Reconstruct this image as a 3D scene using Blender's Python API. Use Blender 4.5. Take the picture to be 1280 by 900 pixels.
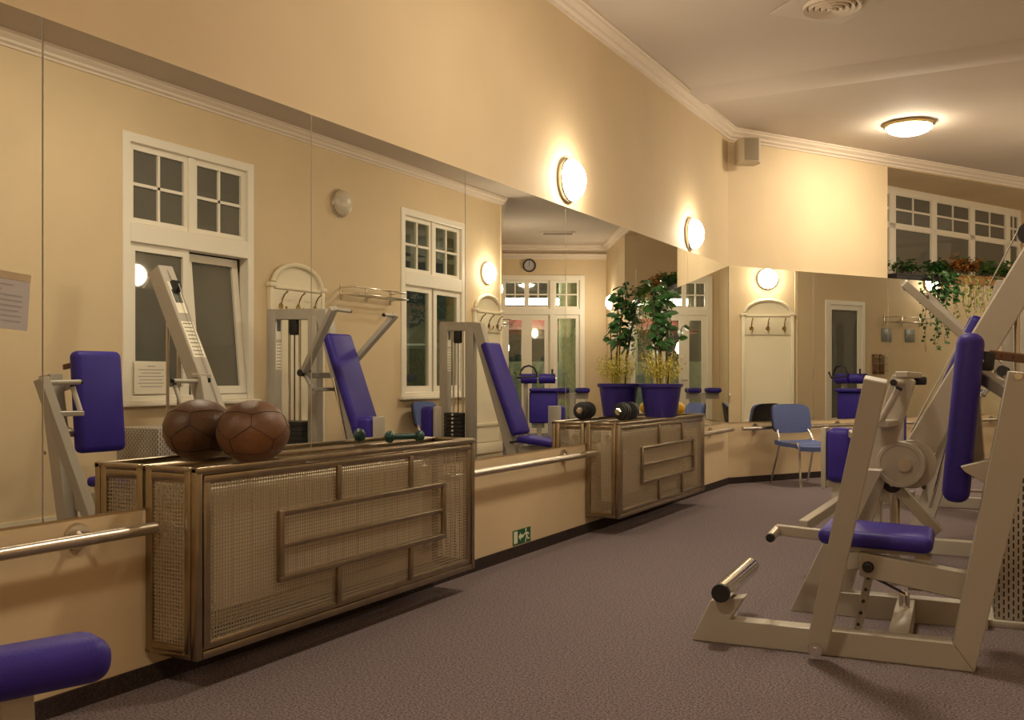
import bpy, bmesh, math, random
from mathutils import Vector, Matrix, Euler
random.seed(7)
for o in list(bpy.data.objects): bpy.data.objects.remove(o)
sc = bpy.context.scene
COL = sc.collection
PI = math.pi

# ------------------------------------------------------------------ camera
CF = 1208.0
AX = math.atan2(656.8, CF)                    # left wall runs this far right of the view axis
cam_d = bpy.data.cameras.new('camera'); cam = bpy.data.objects.new('camera', cam_d); COL.objects.link(cam)
cam.location = (2.81, 0, 1.1); cam.rotation_euler = (PI/2, 0, AX)
cam_d.sensor_fit = 'HORIZONTAL'; cam_d.sensor_width = 36; cam_d.lens = CF/1280*36
cam_d.shift_y = 22/1280.0; cam_d.clip_start = .02; cam_d.clip_end = 200
sc.camera = cam
# ------------------------------------------------------------------ light and exposure
sc.view_settings.view_transform = 'Standard'; sc.view_settings.look = 'None'
sc.view_settings.gamma = 1; sc.view_settings.use_curve_mapping = False
sc.view_settings.exposure = 1.5
WARM = (1.0, .85, .63)
SCONCE_E, CEIL_E = 29.0, 43.0
w = bpy.data.worlds.new('night'); sc.world = w; w.use_nodes = True
w.node_tree.nodes['Background'].inputs[0].default_value = (.05, .047, .04, 1)
w.node_tree.nodes['Background'].inputs[1].default_value = .25
try:
    sc.cycles.use_denoising = True; sc.cycles.max_bounces = 14; sc.cycles.glossy_bounces = 8; sc.cycles.diffuse_bounces = 5
    sc.cycles.sample_clamp_indirect = 4.0; sc.cycles.blur_glossy = .5; sc.cycles.transparent_max_bounces = 24
except Exception: pass

# ------------------------------------------------------------------ materials
def mat(name, col, rough=.6, metal=0, noise=0, nscale=20, bump=0, bscale=None, emit=0, ecol=None, spec=.5, coat=0, col2=None):
    m = bpy.data.materials.new(name); m.use_nodes = True
    nt = m.node_tree; b = nt.nodes['Principled BSDF']
    b.inputs['Base Color'].default_value = (*col, 1); b.inputs['Roughness'].default_value = rough
    b.inputs['Metallic'].default_value = metal; b.inputs['Specular IOR Level'].default_value = spec
    if coat: b.inputs['Coat Weight'].default_value = coat
    if emit:
        b.inputs['Emission Color'].default_value = (*(ecol or col), 1); b.inputs['Emission Strength'].default_value = emit
    if noise or bump:
        tc = nt.nodes.new('ShaderNodeTexCoord'); n = nt.nodes.new('ShaderNodeTexNoise')
        n.inputs['Scale'].default_value = nscale; n.inputs['Detail'].default_value = 4
        nt.links.new(tc.outputs['Object'], n.inputs['Vector'])
        if noise:
            r = nt.nodes.new('ShaderNodeValToRGB')
            c2 = col2 or tuple(max(0, c*(1-noise)) for c in col)
            r.color_ramp.elements[0].position = .35; r.color_ramp.elements[1].position = .65
            r.color_ramp.elements[0].color = (*c2, 1); r.color_ramp.elements[1].color = (*[min(1, c*(1+noise*.4)) for c in col], 1)
            nt.links.new(n.outputs['Fac'], r.inputs['Fac']); nt.links.new(r.outputs['Color'], b.inputs['Base Color'])
        if bump:
            n2 = n
            if bscale:
                n2 = nt.nodes.new('ShaderNodeTexNoise'); n2.inputs['Scale'].default_value = bscale
                nt.links.new(tc.outputs['Object'], n2.inputs['Vector'])
            bp = nt.nodes.new('ShaderNodeBump'); bp.inputs['Strength'].default_value = bump; bp.inputs['Distance'].default_value = .01
            nt.links.new(n2.outputs['Fac'], bp.inputs['Height']); nt.links.new(bp.outputs['Normal'], b.inputs['Normal'])
    return m
M = {}
M['wall'] = mat('cream wall paint', (.655, .515, .325), .75, noise=.05, nscale=1.5, bump=.05, bscale=60)
M['ceiling'] = mat('ceiling paint', (.55, .475, .40), .85, noise=.04, nscale=1.0)
M['crown'] = mat('crown moulding plaster', (.70, .60, .49), .7)
M['carpet'] = mat('grey mauve carpet', (.215, .172, .178), .95, noise=.6, nscale=120, bump=.6, bscale=170, spec=.1)
M['carpetskirt'] = mat('dark carpet skirting', (.05, .037, .035), .95, noise=.4, nscale=120, spec=.1)
M['white'] = mat('white window lacquer', (.80, .74, .62), .4)
M['cream'] = mat('cream lacquered wood', (.76, .68, .50), .45)
M['frame'] = mat('machine grey lacquer', (.41, .37, .31), .38, noise=.03, nscale=3)
M['frame_dark'] = mat('machine grey lacquer darker', (.30, .27, .235), .4)
M['blue'] = mat('indigo vinyl', (.030, .016, .24), .5, noise=.12, nscale=8, bump=.12, bscale=140, spec=.35)
M['chairblue'] = mat('blue chair fabric', (.11, .145, .32), .85, noise=.15, nscale=90, bump=.2, bscale=200, spec=.2)
M['black'] = mat('black rubber', (.012, .011, .012), .5)
M['iron'] = mat('black cast iron', (.02, .019, .02), .45, noise=.3, nscale=30)
M['chrome'] = mat('chrome', (.75, .72, .68), .15, 1)
M['steel'] = mat('brushed steel', (.58, .52, .44), .3, 1, noise=.08, nscale=12)
M['covermetal'] = mat('brushed nickel cover frame', (.36, .29, .205), .28, 1.0, noise=.12, nscale=14)
M['mesh'] = mat('perforated sheet', (.55, .46, .33), .4, .6)
M['radiator'] = mat('cream radiator enamel', (.82, .72, .54), .5)
M['leather'] = mat('brown leather', (.15, .06, .02), .5, noise=.45, nscale=5, bump=.15, bscale=90)
M['seam'] = mat('dark leather seam', (.018, .009, .006), .6)
M['teal'] = mat('dark green vinyl', (.006, .045, .04), .35)
M['potblue'] = mat('blue plastic pot', (.035, .022, .20), .3, noise=.06, nscale=4)
M['soil'] = mat('potting soil', (.03, .018, .01), .95, noise=.5, nscale=60)
M['yellow'] = mat('yellow rubber', (.75, .45, .02), .5)
M['leaf'] = mat('dark glossy leaf', (.04, .14, .03), .35, noise=.5, nscale=14)
M['leaf2'] = mat('mid green leaf', (.12, .27, .045), .5, noise=.5, nscale=14)
M['leaf3'] = mat('yellow green leaf', (.42, .48, .10), .55, noise=.4, nscale=14)
M['sprig'] = mat('yellow green sprig', (.75, .66, .13), .6, noise=.35, nscale=20)
M['rust'] = mat('autumn leaf', (.48, .20, .04), .6, noise=.5, nscale=14)
M['stem'] = mat('woody stem', (.11, .075, .03), .7)
M['terracotta'] = mat('amber planter glaze', (.42, .20, .05), .5, noise=.4, nscale=10)
M['wood'] = mat('brown rack wood', (.16, .075, .03), .5, noise=.3, nscale=18)
M['brass'] = mat('aged brass', (.38, .27, .10), .3, 1)
M['paper'] = mat('printed paper', (.50, .47, .48), .6)
M['print'] = mat('grey print', (.36, .34, .36), .7)
M['label'] = mat('cream label', (.78, .72, .58), .5)
M['ink'] = mat('dark label ink', (.05, .05, .05), .6)
M['signgreen'] = mat('exit sign green', (.008, .10, .03), .45)
M['signwhite'] = mat('exit sign pale', (.72, .76, .56), .5)
M['glassdark'] = mat('night window glass', (.125, .12, .10), .03, spec=.55)
M['speaker'] = mat('beige loudspeaker shell', (.50, .42, .30), .55)
M['grille'] = mat('loudspeaker grille', (.33, .28, .20), .7)
M['greypanel'] = mat('grey panel', (.20, .21, .19), .35)
M['red'] = mat('red parasol cloth', (.10, .006, .006), .7)
M['pale'] = mat('pale parasol cloth', (.6, .58, .5), .7)
M['garden'] = mat('pale green render', (.44, .47, .31), .85, noise=.25, nscale=14)
M['lamp'] = mat('opal lamp glass', (1, .93, .8), .3, emit=SCONCE_E, ecol=WARM)
M['ceillamp'] = mat('opal ceiling lamp glass', (1, .93, .8), .3, emit=CEIL_E, ecol=WARM)
M['deadlamp'] = mat('unlit opal glass', (.62, .55, .42), .3)
M['mirror'] = mat('mirror silver', (.85, .87, .85), .0, 1)
M['mirror'].node_tree.nodes['Principled BSDF'].inputs['Specular IOR Level'].default_value = .5
M['added_glow'] = mat('added outdoor glow', (1, 1, .95), .3, emit=24, ecol=(1, .93, .75))  # glow shared by the added outdoor globes and the transom reflection band
def glass_mat():
    m = bpy.data.materials.new('clear window glass'); m.use_nodes = True; nt = m.node_tree
    for n in list(nt.nodes): nt.nodes.remove(n)
    o = nt.nodes.new('ShaderNodeOutputMaterial'); mx = nt.nodes.new('ShaderNodeMixShader')
    t = nt.nodes.new('ShaderNodeBsdfTransparent'); g = nt.nodes.new('ShaderNodeBsdfGlossy')
    t.inputs[0].default_value = (.82, .88, .82, 1); g.inputs[0].default_value = (.9, .9, .85, 1); g.inputs['Roughness'].default_value = .02
    mx.inputs[0].default_value = .17
    nt.links.new(t.outputs[0], mx.inputs[1]); nt.links.new(g.outputs[0], mx.inputs[2]); nt.links.new(mx.outputs[0], o.inputs[0]); return m
M['glass'] = glass_mat()
def perf_mat():                               # lacquered sheet; slots are dark colour for their shaded inside
    m = mat('slotted grey sheet', (.42, .37, .31), .45); nt = m.node_tree; b = nt.nodes['Principled BSDF']
    tc = nt.nodes.new('ShaderNodeTexCoord'); mp = nt.nodes.new('ShaderNodeMapping'); br = nt.nodes.new('ShaderNodeTexBrick')
    sx = nt.nodes.new('ShaderNodeSeparateXYZ'); ad = nt.nodes.new('ShaderNodeMath'); ad.operation = 'ADD'; cb = nt.nodes.new('ShaderNodeCombineXYZ')
    nt.links.new(tc.outputs['Object'], sx.inputs[0]); nt.links.new(sx.outputs['X'], ad.inputs[0]); nt.links.new(sx.outputs['Y'], ad.inputs[1])
    nt.links.new(sx.outputs['Z'], cb.inputs['X']); nt.links.new(ad.outputs[0], cb.inputs['Y'])
    br.inputs['Scale'].default_value = 1.0; br.inputs['Brick Width'].default_value = .036; br.inputs['Row Height'].default_value = .019
    br.inputs['Mortar Size'].default_value = .0062; br.inputs['Mortar Smooth'].default_value = 0
    nt.links.new(cb.outputs[0], br.inputs['Vector'])
    br.inputs['Color1'].default_value = (.02, .017, .014, 1); br.inputs['Color2'].default_value = (.02, .017, .014, 1)
    br.inputs['Mortar'].default_value = (.42, .37, .31, 1)
    nt.links.new(br.outputs['Color'], b.inputs['Base Color']); return m
M['slots'] = perf_mat()

# ------------------------------------------------------------------ helpers
def V(*a): return Vector(a if len(a) > 1 else a[0])
def axes(d, up=(0, 0, 1)):
    d = V(d).normalized(); u = V(up)
    if abs(d.dot(u.normalized())) > .999: u = V(0, 1, 0) if abs(d.y) < .9 else V(1, 0, 0)
    s = d.cross(u).normalized(); return d, s, s.cross(d).normalized()
class MB:
    def __init__(s): s.bm = bmesh.new(); s.k = 0
    def geo(s, vs, fs):
        b = [s.bm.verts.new(v) for v in vs]
        for f in fs:
            try: s.bm.faces.new([b[i] for i in f])
            except ValueError: pass
        return s
    def box(s, c, size, R=None, bev=0, seg=2):
        t = bmesh.new(); bmesh.ops.create_cube(t, size=1)
        for v in t.verts: v.co = V(v.co.x*size[0], v.co.y*size[1], v.co.z*size[2])
        if bev: bmesh.ops.bevel(t, geom=list(t.edges), offset=min(bev, min(size)*.49), segments=seg, affect='EDGES', profile=.5)
        R = R or Matrix.Identity(3)
        t.verts.index_update(); vs = [V(c) + R @ v.co for v in t.verts]; fs = [[v.index for v in f.verts] for f in t.faces]; t.free()
        return s.geo(vs, fs)
    def b2(s, p, q, bev=0, seg=2):
        p, q = V(p), V(q); s.k += 1; e = .0006*(s.k % 4) if bev and min(abs(a) for a in (q-p)) > .008 else 0   # no two faces share a plane
        return s.box((p+q)/2, [abs(a)-e for a in (q-p)], None, bev, seg)
    def bar(s, p0, p1, wd, ht, up=(0, 0, 1), bev=.004, seg=1):
        p0, p1 = V(p0), V(p1); d, sd, u = axes(p1-p0, up)
        return s.box((p0+p1)/2, ((p1-p0).length, wd, ht), Matrix((d, sd, u)).transposed(), bev, seg)
    def cyl(s, p0, p1, r0, r1=None, n=16, cap=True):
        r1 = r0 if r1 is None else r1; p0, p1 = V(p0), V(p1); d, sd, u = axes(p1-p0)
        vs = []; fs = []
        for p, r in ((p0, r0), (p1, r1)):
            for k in range(n):
                a = 2*PI*k/n; vs.append(p + sd*math.cos(a)*r + u*math.sin(a)*r)
        for k in range(n): fs.append((k, (k+1) % n, n+(k+1) % n, n+k))
        if cap: fs += [tuple(range(n-1, -1, -1)), tuple(range(n, 2*n))]
        return s.geo(vs, fs)
    def tube(s, pts, r, n=8, taper=None, closed=False):
        pts = [V(p) for p in pts]; vs = []; fs = []; N = len(pts); prev = None
        for i, p in enumerate(pts):
            if closed: d = (pts[(i+1) % N]-pts[i-1]).normalized()
            else: d = (pts[min(i+1, N-1)]-pts[max(i-1, 0)]).normalized()
            if prev is None: _, sd, u = axes(d)
            else:
                sd = prev - d*prev.dot(d); sd.normalize(); u = d.cross(sd)
            prev = sd; rr = r if taper is None else r + (taper-r)*i/max(1, N-1)
            for k in range(n):
                a = 2*PI*k/n; vs.append(p + sd*math.cos(a)*rr + u*math.sin(a)*rr)
        for i in range(N if closed else N-1):
            j = (i+1) % N
            for k in range(n): fs.append((i*n+k, i*n+(k+1) % n, j*n+(k+1) % n, j*n+k))
        if not closed: fs += [tuple(range(n-1, -1, -1)), tuple(range((N-1)*n, N*n))]
        return s.geo(vs, fs)
    def lathe(s, prof, n=32, c=(0, 0, 0), axis=(0, 0, 1)):
        d, sd, u = axes(axis, (0, 0, 1) if abs(V(axis).normalized().z) < .99 else (0, 1, 0)); c = V(c); vs = []; fs = []
        for r, h in prof:
            for k in range(n):
                a = 2*PI*k/n; vs.append(c + d*h + (sd*math.cos(a) + u*math.sin(a))*max(r, 1e-5))
        for i in range(len(prof)-1):
            for k in range(n): fs.append((i*n+k, i*n+(k+1) % n, (i+1)*n+(k+1) % n, (i+1)*n+k))
        return s.geo(vs, fs)
    def prism(s, poly, d0, d1, o=(0, 0, 0), ex=(1, 0, 0), ey=(0, 0, 1), ez=(0, 1, 0), bev=0):
        o, ex, ey, ez = V(o), V(ex), V(ey), V(ez); n = len(poly)
        vs = [o+ex*x+ey*y+ez*d0 for x, y in poly] + [o+ex*x+ey*y+ez*d1 for x, y in poly]
        fs = [tuple(range(n-1, -1, -1)), tuple(range(n, 2*n))] + [(k, (k+1) % n, n+(k+1) % n, n+k) for k in range(n)]
        if bev:
            t = bmesh.new(); b = [t.verts.new(v) for v in vs]
            for f in fs: t.faces.new([b[i] for i in f])
            bmesh.ops.recalc_face_normals(t, faces=list(t.faces))
            bmesh.ops.bevel(t, geom=list(t.edges), offset=bev, segments=1, affect='EDGES'); t.verts.index_update()
            vs = [v.co.copy() for v in t.verts]; fs = [[v.index for v in f.verts] for f in t.faces]; t.free()
        return s.geo(vs, fs)
    def ball(s, c, r, n=24, sz=1.0):
        prof = [(r*math.sin(PI*i/(n//2)), -r*sz*math.cos(PI*i/(n//2))) for i in range(n//2+1)]
        return s.lathe(prof, n, c)
    def leaf(s, p, d, nrm, L, W):
        d = V(d).normalized(); sd = d.cross(V(nrm))
        if sd.length < 1e-4: sd = d.cross(V(.3, .5, .8))
        sd.normalize(); u = sd.cross(d); p = V(p)
        vs = [p, p+d*L*.35+sd*W*.5+u*W*.12, p+d*L*.75+sd*W*.38+u*W*.05, p+d*L-u*W*.2, p+d*L*.75-sd*W*.38+u*W*.05, p+d*L*.35-sd*W*.5+u*W*.12, p+d*L*.4-u*W*.06]
        return s.geo(vs, [(0, 1, 6), (1, 2, 6), (2, 3, 6), (3, 4, 6), (4, 5, 6), (5, 0, 6)])
    def build(s, name, m, parent=None, smooth=True, ang=35, recalc=True):
        bm = s.bm
        if recalc: bmesh.ops.recalc_face_normals(bm, faces=list(bm.faces))
        me = bpy.data.meshes.new(name)
        if smooth:
            for f in bm.faces: f.smooth = True
            for e in bm.edges:
                e.smooth = not (len(e.link_faces) == 2 and e.calc_face_angle(0) > math.radians(ang))
        bm.to_mesh(me); bm.free(); me.materials.append(M[m] if isinstance(m, str) else m)
        o = bpy.data.objects.new(name, me); COL.objects.link(o)
        if parent is not None: o.parent = parent
        return o
def root(name, loc, rz=0, label=None, cat=None, group=None):
    o = bpy.data.objects.new(name, None); COL.objects.link(o); o.empty_display_size = .1
    o.location = loc; o.rotation_euler = (0, 0, rz)
    return tag(o, label, cat, group)
def tag(o, label=None, cat=None, group=None, kind=None):
    if label: o['label'] = label
    if cat: o['category'] = cat
    if group: o['group'] = group
    if kind: o['kind'] = kind
    return o
def place(o, loc, rz=0): o.location = loc; o.rotation_euler = (0, 0, rz); return o
def struct(name, mb, m, loc=(0, 0, 0), rz=0, smooth=True):
    o = mb.build(name, m, None, smooth); place(o, loc, rz); o['kind'] = 'structure'; return o
def kids(o): return [c for c in bpy.data.objects if c.parent == o]
def copy_tree(o, parent=None):
    c = o.copy(); COL.objects.link(c); c.parent = parent
    for ch in kids(o): copy_tree(ch, c)
    return c
def lab(o, text): o['label'] = text; return o
# the end wall and bay frame: local x = t (out of the back wall), y = s (along it)
TH = math.radians(31.18); P0 = V(0, 9.843, 0); BD = V(math.sin(TH), math.cos(TH), 0); BN = V(math.cos(TH), -math.sin(TH), 0)
def ST(t, s, z=0): return P0 + BN*t + BD*s + V(0, 0, z)
RB = -TH

# ================================================================== STRUCTURE
CEIL = 3.67; XO = 3.65; YC = 11.57; MB0, MT = .635, 2.257; SD = 8.86; TW = 2.24
YN = -2.0
m = MB(); m.b2((-1.2, YN-.3, -.1), (12.5, 21, 0)); struct('floor', m, 'carpet')
m = MB(); m.b2((-1.2, YN-.3, CEIL), (8.6, 18.6, CEIL+.12)); struct('ceiling', m, 'ceiling')
m = MB(); m.b2((-.22, YN, 0), (0, 9.843, CEIL)); m.b2((-.22, 9.8, 0), (-.0005, 9.99, CEIL)); struct('wall_left', m, 'wall', smooth=False)
m = MB(); m.b2((-.22, YN-.22, 0), (XO+.3, YN, CEIL)); struct('wall_near', m, 'wall', smooth=False)
def holes(mb, axis_pt, u0, u1, z0, z1, hs, thick, mode='X'):
    us = sorted({u0, u1, *[h[0] for h in hs], *[h[1] for h in hs]}); zs = sorted({z0, z1, *[h[2] for h in hs], *[h[3] for h in hs]})
    for a, b in zip(us, us[1:]):
        for c, d in zip(zs, zs[1:]):
            um, zm = (a+b)/2, (c+d)/2
            if any(h[0] < um < h[1] and h[2] < zm < h[3] for h in hs): continue
            if mode == 'X': mb.b2((axis_pt, a, c), (axis_pt+thick, b, d))
            else: mb.b2((a, axis_pt, c), (b, axis_pt+thick, d))
W1 = (5.34, 6.76, .90, 3.06); W2 = (9.20, 10.55, .88, 3.04)
m = MB(); holes(m, XO, YN, YC, 0, CEIL, [W1, W2], .26); struct('wall_right', m, 'wall', smooth=False)
# bay side wall (parallel to the back wall), local frame t,s
WB = (3.97, 4.72, .40, 2.19)
m = MB(); holes(m, TW, 3.33, SD+.2, 0, CEIL, [WB], .26); struct('wall_bay', m, 'wall', P0, RB, False)
DR = (.46, 2.06, .0, 3.05)
m = MB(); holes(m, SD, -.9, TW, 0, CEIL, [DR], .26, 'Y'); struct('wall_end', m, 'wall', P0, RB, False)
R0, R1, RT, RD, RS = 2.47, 6.64, 3.55, .65, .08        # the deep recess above the mirrors
m = MB()
m.b2((-1.25, 0, 0), (0, SD, MT)); m.b2((-1.25, 0, MT), (0, R0, CEIL)); m.b2((-1.25, R1, MT), (0, SD, CEIL)); m.b2((-1.25, R0, RT), (0, R1, CEIL))
m.b2((-1.25, R0, MT), (-1.12, R1, RT))
struct('wall_back', m, 'wall', P0, RB, False)
# skirting of dark carpet
def skirt(name, p, q, loc=(0, 0, 0), rz=0, mt='carpetskirt'):
    m = MB(); m.b2(p, q); struct(name, m, mt, loc, rz, False)
skirt('baseboard_left', (0, YN, 0), (.012, 9.84, .066)); skirt('baseboard_back', (0, 0, 0), (.012, SD, .066), P0, RB)
skirt('baseboard_right', (XO-.012, YN, 0), (XO, YC, .066), mt='cream'); skirt('baseboard_bay', (TW-.012, 3.36, 0), (TW, SD, .066), P0, RB)
# crown mouldings
CPROF = [(0, 0), (.016, 0), (.02, .018), (.045, .03), (.05, .05), (.085, .072), (.092, .09), (.105, .094), (.105, .11), (0, .11)]
def crown(name, p0, p1, nrm, h=.11, z=CEIL, loc=(0, 0, 0), rz=0, e=0):
    p0, p1 = V(p0), V(p1); d = (p1-p0).normalized(); k = h/.11
    m = MB(); m.prism([(x*k*.95, y*k) for x, y in CPROF], 0, (p1-p0).length+e, V(p0.x, p0.y, z-h), V(nrm), V(0, 0, 1), d)
    struct(name, m, 'crown', loc, rz)
crown('trim_1', (0, YN, 0), (0, 9.845, 0), (1, 0, 0)); crown('trim_2', (0, -.02, 0), (0, SD, 0), (1, 0, 0), loc=P0, rz=RB)
crown('trim_3', (XO, YN, 0), (XO, YC, 0), (-1, 0, 0), .10, 3.555); crown('trim_4', (TW, 3.33, 0), (TW, SD, 0), (-1, 0, 0), .12, loc=P0, rz=RB)
crown('trim_5', (0, SD, 0), (TW, SD, 0), (0, -1, 0), .14, loc=P0, rz=RB); crown('trim_6', (0, SD, 0), (TW, SD, 0), (0, -1, 0), .10, 3.50, loc=P0, rz=RB)
m = MB(); m.b2((2.95, YN, 3.555), (XO+.2, YC+.02, CEIL)); struct('trim_9', m, 'ceiling', smooth=False)
# shallow plaster rib across the ceiling
m = MB(); m.prism([(0, 0), (.5, 0), (.44, .03), (.06, .03)], 0, 3.6, (0.02, 8.3, CEIL), (0, 1, 0), (0, 0, -1), (1, 0, 0)); struct('trim_7', m, 'ceiling')

# ------------------------------------------------------------------ windows and door
def sash(mb, gl, u0, u1, z0, z1, d, fw=.06, mu=0, mz=0, th=.05, f=None):
    """frame into mb, pane(s) into gl; f maps (u, depth, z) to a point"""
    def bx(b, a0, a1, c0, c1, t0, t1):
        vs = [f(a, t, c) for a in (a0, a1) for t in (t0, t1) for c in (c0, c1)]
        b.geo(vs, [(0, 1, 3, 2), (4, 6, 7, 5), (0, 4, 5, 1), (2, 3, 7, 6), (0, 2, 6, 4), (1, 5, 7, 3)])
    bx(mb, u0, u1, z0, z0+fw, d, d+th); bx(mb, u0, u1, z1-fw, z1, d, d+th)
    bx(mb, u0, u0+fw, z0+fw, z1-fw, d, d+th); bx(mb, u1-fw, u1, z0+fw, z1-fw, d, d+th)
    for k in range(1, mu+1):
        c = u0+fw+(u1-u0-2*fw)*k/(mu+1); bx(mb, c-.013, c+.013, z0+fw, z1-fw, d+.005, d+th-.005)
    for k in range(1, mz+1):
        c = z0+fw+(z1-z0-2*fw)*k/(mz+1); bx(mb, u0+fw, u1-fw, c-.013, c+.013, d+.005, d+th-.005)
    if gl is not None: bx(gl, u0+fw, u1-fw, z0+fw, z1-fw, d+th*.45, d+th*.55)
fX = lambda u, t, z: V(XO+t, u, z)
def tall_window(name, hole, tilt):
    y0, y1, z0, z1 = hole; zt = z0+(z1-z0)*.635
    m = MB()
    # moulded surround on the wall face and the fixed outer frame
    for a, b in (((XO-.015, y0-.03, z0-.0), (XO+.10, y0+.05, z1+.03)), ((XO-.015, y1-.05, z0), (XO+.10, y1+.03, z1+.03)), ((XO-.015, y0-.03, z1-.05), (XO+.10, y1+.03, z1+.03)),
                 ((XO-.015, y0+.05, zt-.07), (XO+.10, y1-.05, zt+.09)), ((XO-.005, y0+.05, z0), (XO+.10, y1-.05, z0+.05))): m.b2(a, b, .006, 1)
    ym = (y0+y1)/2; m.b2((XO+.005, ym-.035, zt+.05), (XO+.10, ym+.035, z1-.05), .004, 1)
    o = struct(name, m, 'white')
    m = MB(); m.b2((XO-.07, y0-.07, z0-.035), (XO+.08, y1+.07, z0), .008); m.build('window_sill', 'white', o)
    for k, (a, b) in enumerate(((y0+.05, ym-.02), (ym+.02, y1-.05))):
        s1, g1 = MB(), MB(); sash(s1, g1, a, b, zt+.08, z1-.045, .025, .055, 1, 1, f=fX)
        so = s1.build('upper_sash', 'white', o, False); g1.build('pane', 'glassdark' if tilt else 'glass', so, False)
        s2, g2 = MB(), MB()
        if tilt and k == 1:
            h = V(XO+.02, a, z0+.05); Rr = Matrix.Rotation(math.radians(5.5), 3, 'Y')
            def ff(u, t, z, h=h, Rr=Rr): return h + Rr @ (V(XO+t, u, z)-h)
            sash(s2, g2, a+.005, b-.01, z0+.055, zt-.075, .0, .07, f=ff)
        else: sash(s2, g2, a, b, z0+.05, zt-.065, .02, .07, f=fX)
        so = s2.build('casement', 'white', o, False); g2.build('pane', 'glassdark' if tilt else 'glass', so, False)
    return o
tall_window('window_1', W1, True); tall_window('window_2', W2, False)
m = MB(); m.b2((XO+.27, W1[0]-.3, W1[2]-.3), (XO+.31, W1[1]+.3, W1[3]+.3)); struct('dark_backing', m, 'black')  # black sheet added behind window one, stands for the dark outside
# recess windows
m = MB(); t0 = -RD
def tt(u): return t0-RS*(u-R0)
def fT(u, t, z): return V(tt(u)-t, u, z)
def frame_piece(a, b, c, d, dep=.07):
    vs = [V(tt(u)-k, u, z) for u in (a, b) for k in (dep, 0) for z in (c, d)]
    m.geo(vs, [(0, 1, 3, 2), (4, 6, 7, 5), (0, 4, 5, 1), (2, 3, 7, 6), (0, 2, 6, 4), (1, 5, 7, 3)])
frame_piece(R0, R1, RT-.085, RT); frame_piece(R0, R1, MT, MT+.10); frame_piece(R0, R1, 3.02, 3.085)
mull = [2.57, 3.50, 4.425, 5.357, 6.29, 6.64]
for c in mull: frame_piece(max(R0, c-.06), min(R1, c+.06), MT+.1, RT-.085)
ow = struct('window_3', m, 'white', P0, RB)
for a, b in zip(mull, mull[1:]):
    g, s1 = MB(), MB(); sash(s1, g, a+.055, b-.055, 3.075, RT-.085, .01, .016, 1, 1, .04, fT)
    so = s1.build('upper_sash', 'white', ow, False); g.build('pane', 'glassdark', so, False)
    g, s1 = MB(), MB(); sash(s1, g, a+.055, b-.055, MT+.09, 3.03, .01, .016, 0, 0, .04, fT)
    so = s1.build('lower_sash', 'white', ow, False); g.build('pane', 'glassdark', so, False)
# bay window
m, g = MB(), MB()
fB = lambda u, t, z: V(TW+t, u, z)
sash(m, None, WB[0]-.04, WB[1]+.04, WB[2]-.02, WB[3]+.03, -.015, .06, th=.1, f=fB); sash(m, g, WB[0]+.02, WB[1]-.02, WB[2]+.04, WB[3]-.03, .0, .075, f=fB)
o = struct('window_4', m, 'white', P0, RB); g.build('pane', 'glassdark', o, False)
# glazed double door with side light at the end of the bay
m = MB(); fD = lambda u, t, z: V(u, SD+t, z)
d0, d1, dz, dt = DR[0], DR[1], DR[3], 2.36
dm = d0+.60                                    # side light | two leaves
for a, b, c, d in ((d0-.04, d0+.06, 0, dz+.04), (d1-.06, d1+.04, 0, dz+.04), (d0, d1, dz-.06, dz+.04), (d0, d1, dt-.04, dt+.08), (dm-.04, dm+.04, 0, dz-.06)): m.b2((a, SD-.02, c), (b, SD+.09, d), .004, 1)
od = struct('door_1', m, 'white', P0, RB)
dh = (dm+.04+d1-.06)/2
for nm, a, b, c, d, mu, mz, fw in (('side_light', d0+.06, dm-.04, .05, dt-.04, 0, 0, .07), ('transom_sash', d0+.06, dm-.04, dt+.08, dz-.06, 1, 1, .045),
        ('door_leaf', dm+.04, dh, .02, dt-.04, 0, 0, .10), ('door_leaf', dh, d1-.06, .02, dt-.04, 0, 0, .10), ('transom_sash', dm+.04, dh, dt+.08, dz-.06, 1, 1, .045), ('transom_sash', dh, d1-.06, dt+.08, dz-.06, 1, 1, .045)):
    s1, g = MB(), MB(); sash(s1, g, a, b, c, d, .01, fw, mu, mz, f=fD)
    so = s1.build(nm, 'white', od, False); g.build('pane', 'glass', so, False)
    if nm == 'door_leaf':
        h = MB(); u = dh-.05 if a < dh-.3 else dh+.05
        h.cyl((u, SD+.01, 1.05), (u, SD-.04, 1.05), .011); h.cyl((u, SD-.04, 1.05), (u+(.1 if u > dh else -.1)*-1, SD-.04, 1.05), .009); h.build('door_handle', 'chrome', so)

# ------------------------------------------------------------------ mirrors
lefts = [.70, 2.005, 3.311, 4.612, 5.916, 7.217, 8.518, 9.838]
mlab = ['large wall mirror panel with a paper sleeve stuck on it, at far left', 'tall mirror panel reflecting the wide sash window, behind the brown ball', 'tall mirror panel reflecting the brass hooks and wire rack, above the green dumbbell',
        'tall mirror panel above the bare wall between the two mesh radiator covers', 'mirror panel reflecting the clock, behind the blue pot and black dumbbell', 'mirror panel behind the leafy plant top, below the farther wall lamp', 'last narrow-looking mirror panel of the long wall, beside the corner']
def seam(p, y):
    q = MB(); q.b2((0, y-.0018, MB0), (.0045, y+.0018, MT)); q.build('joint_strip', 'frame_dark', p)
for k in range(7):
    m = MB(); m.b2((.0, lefts[k]+.0025, MB0), (.006, lefts[k+1]-.0025, MT), .001, 1)
    o = m.build('mirror_panel', 'mirror'); seam(o, lefts[k+1]); tag(o, mlab[k], 'mirror', 'mirror panels on the long left wall')
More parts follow.
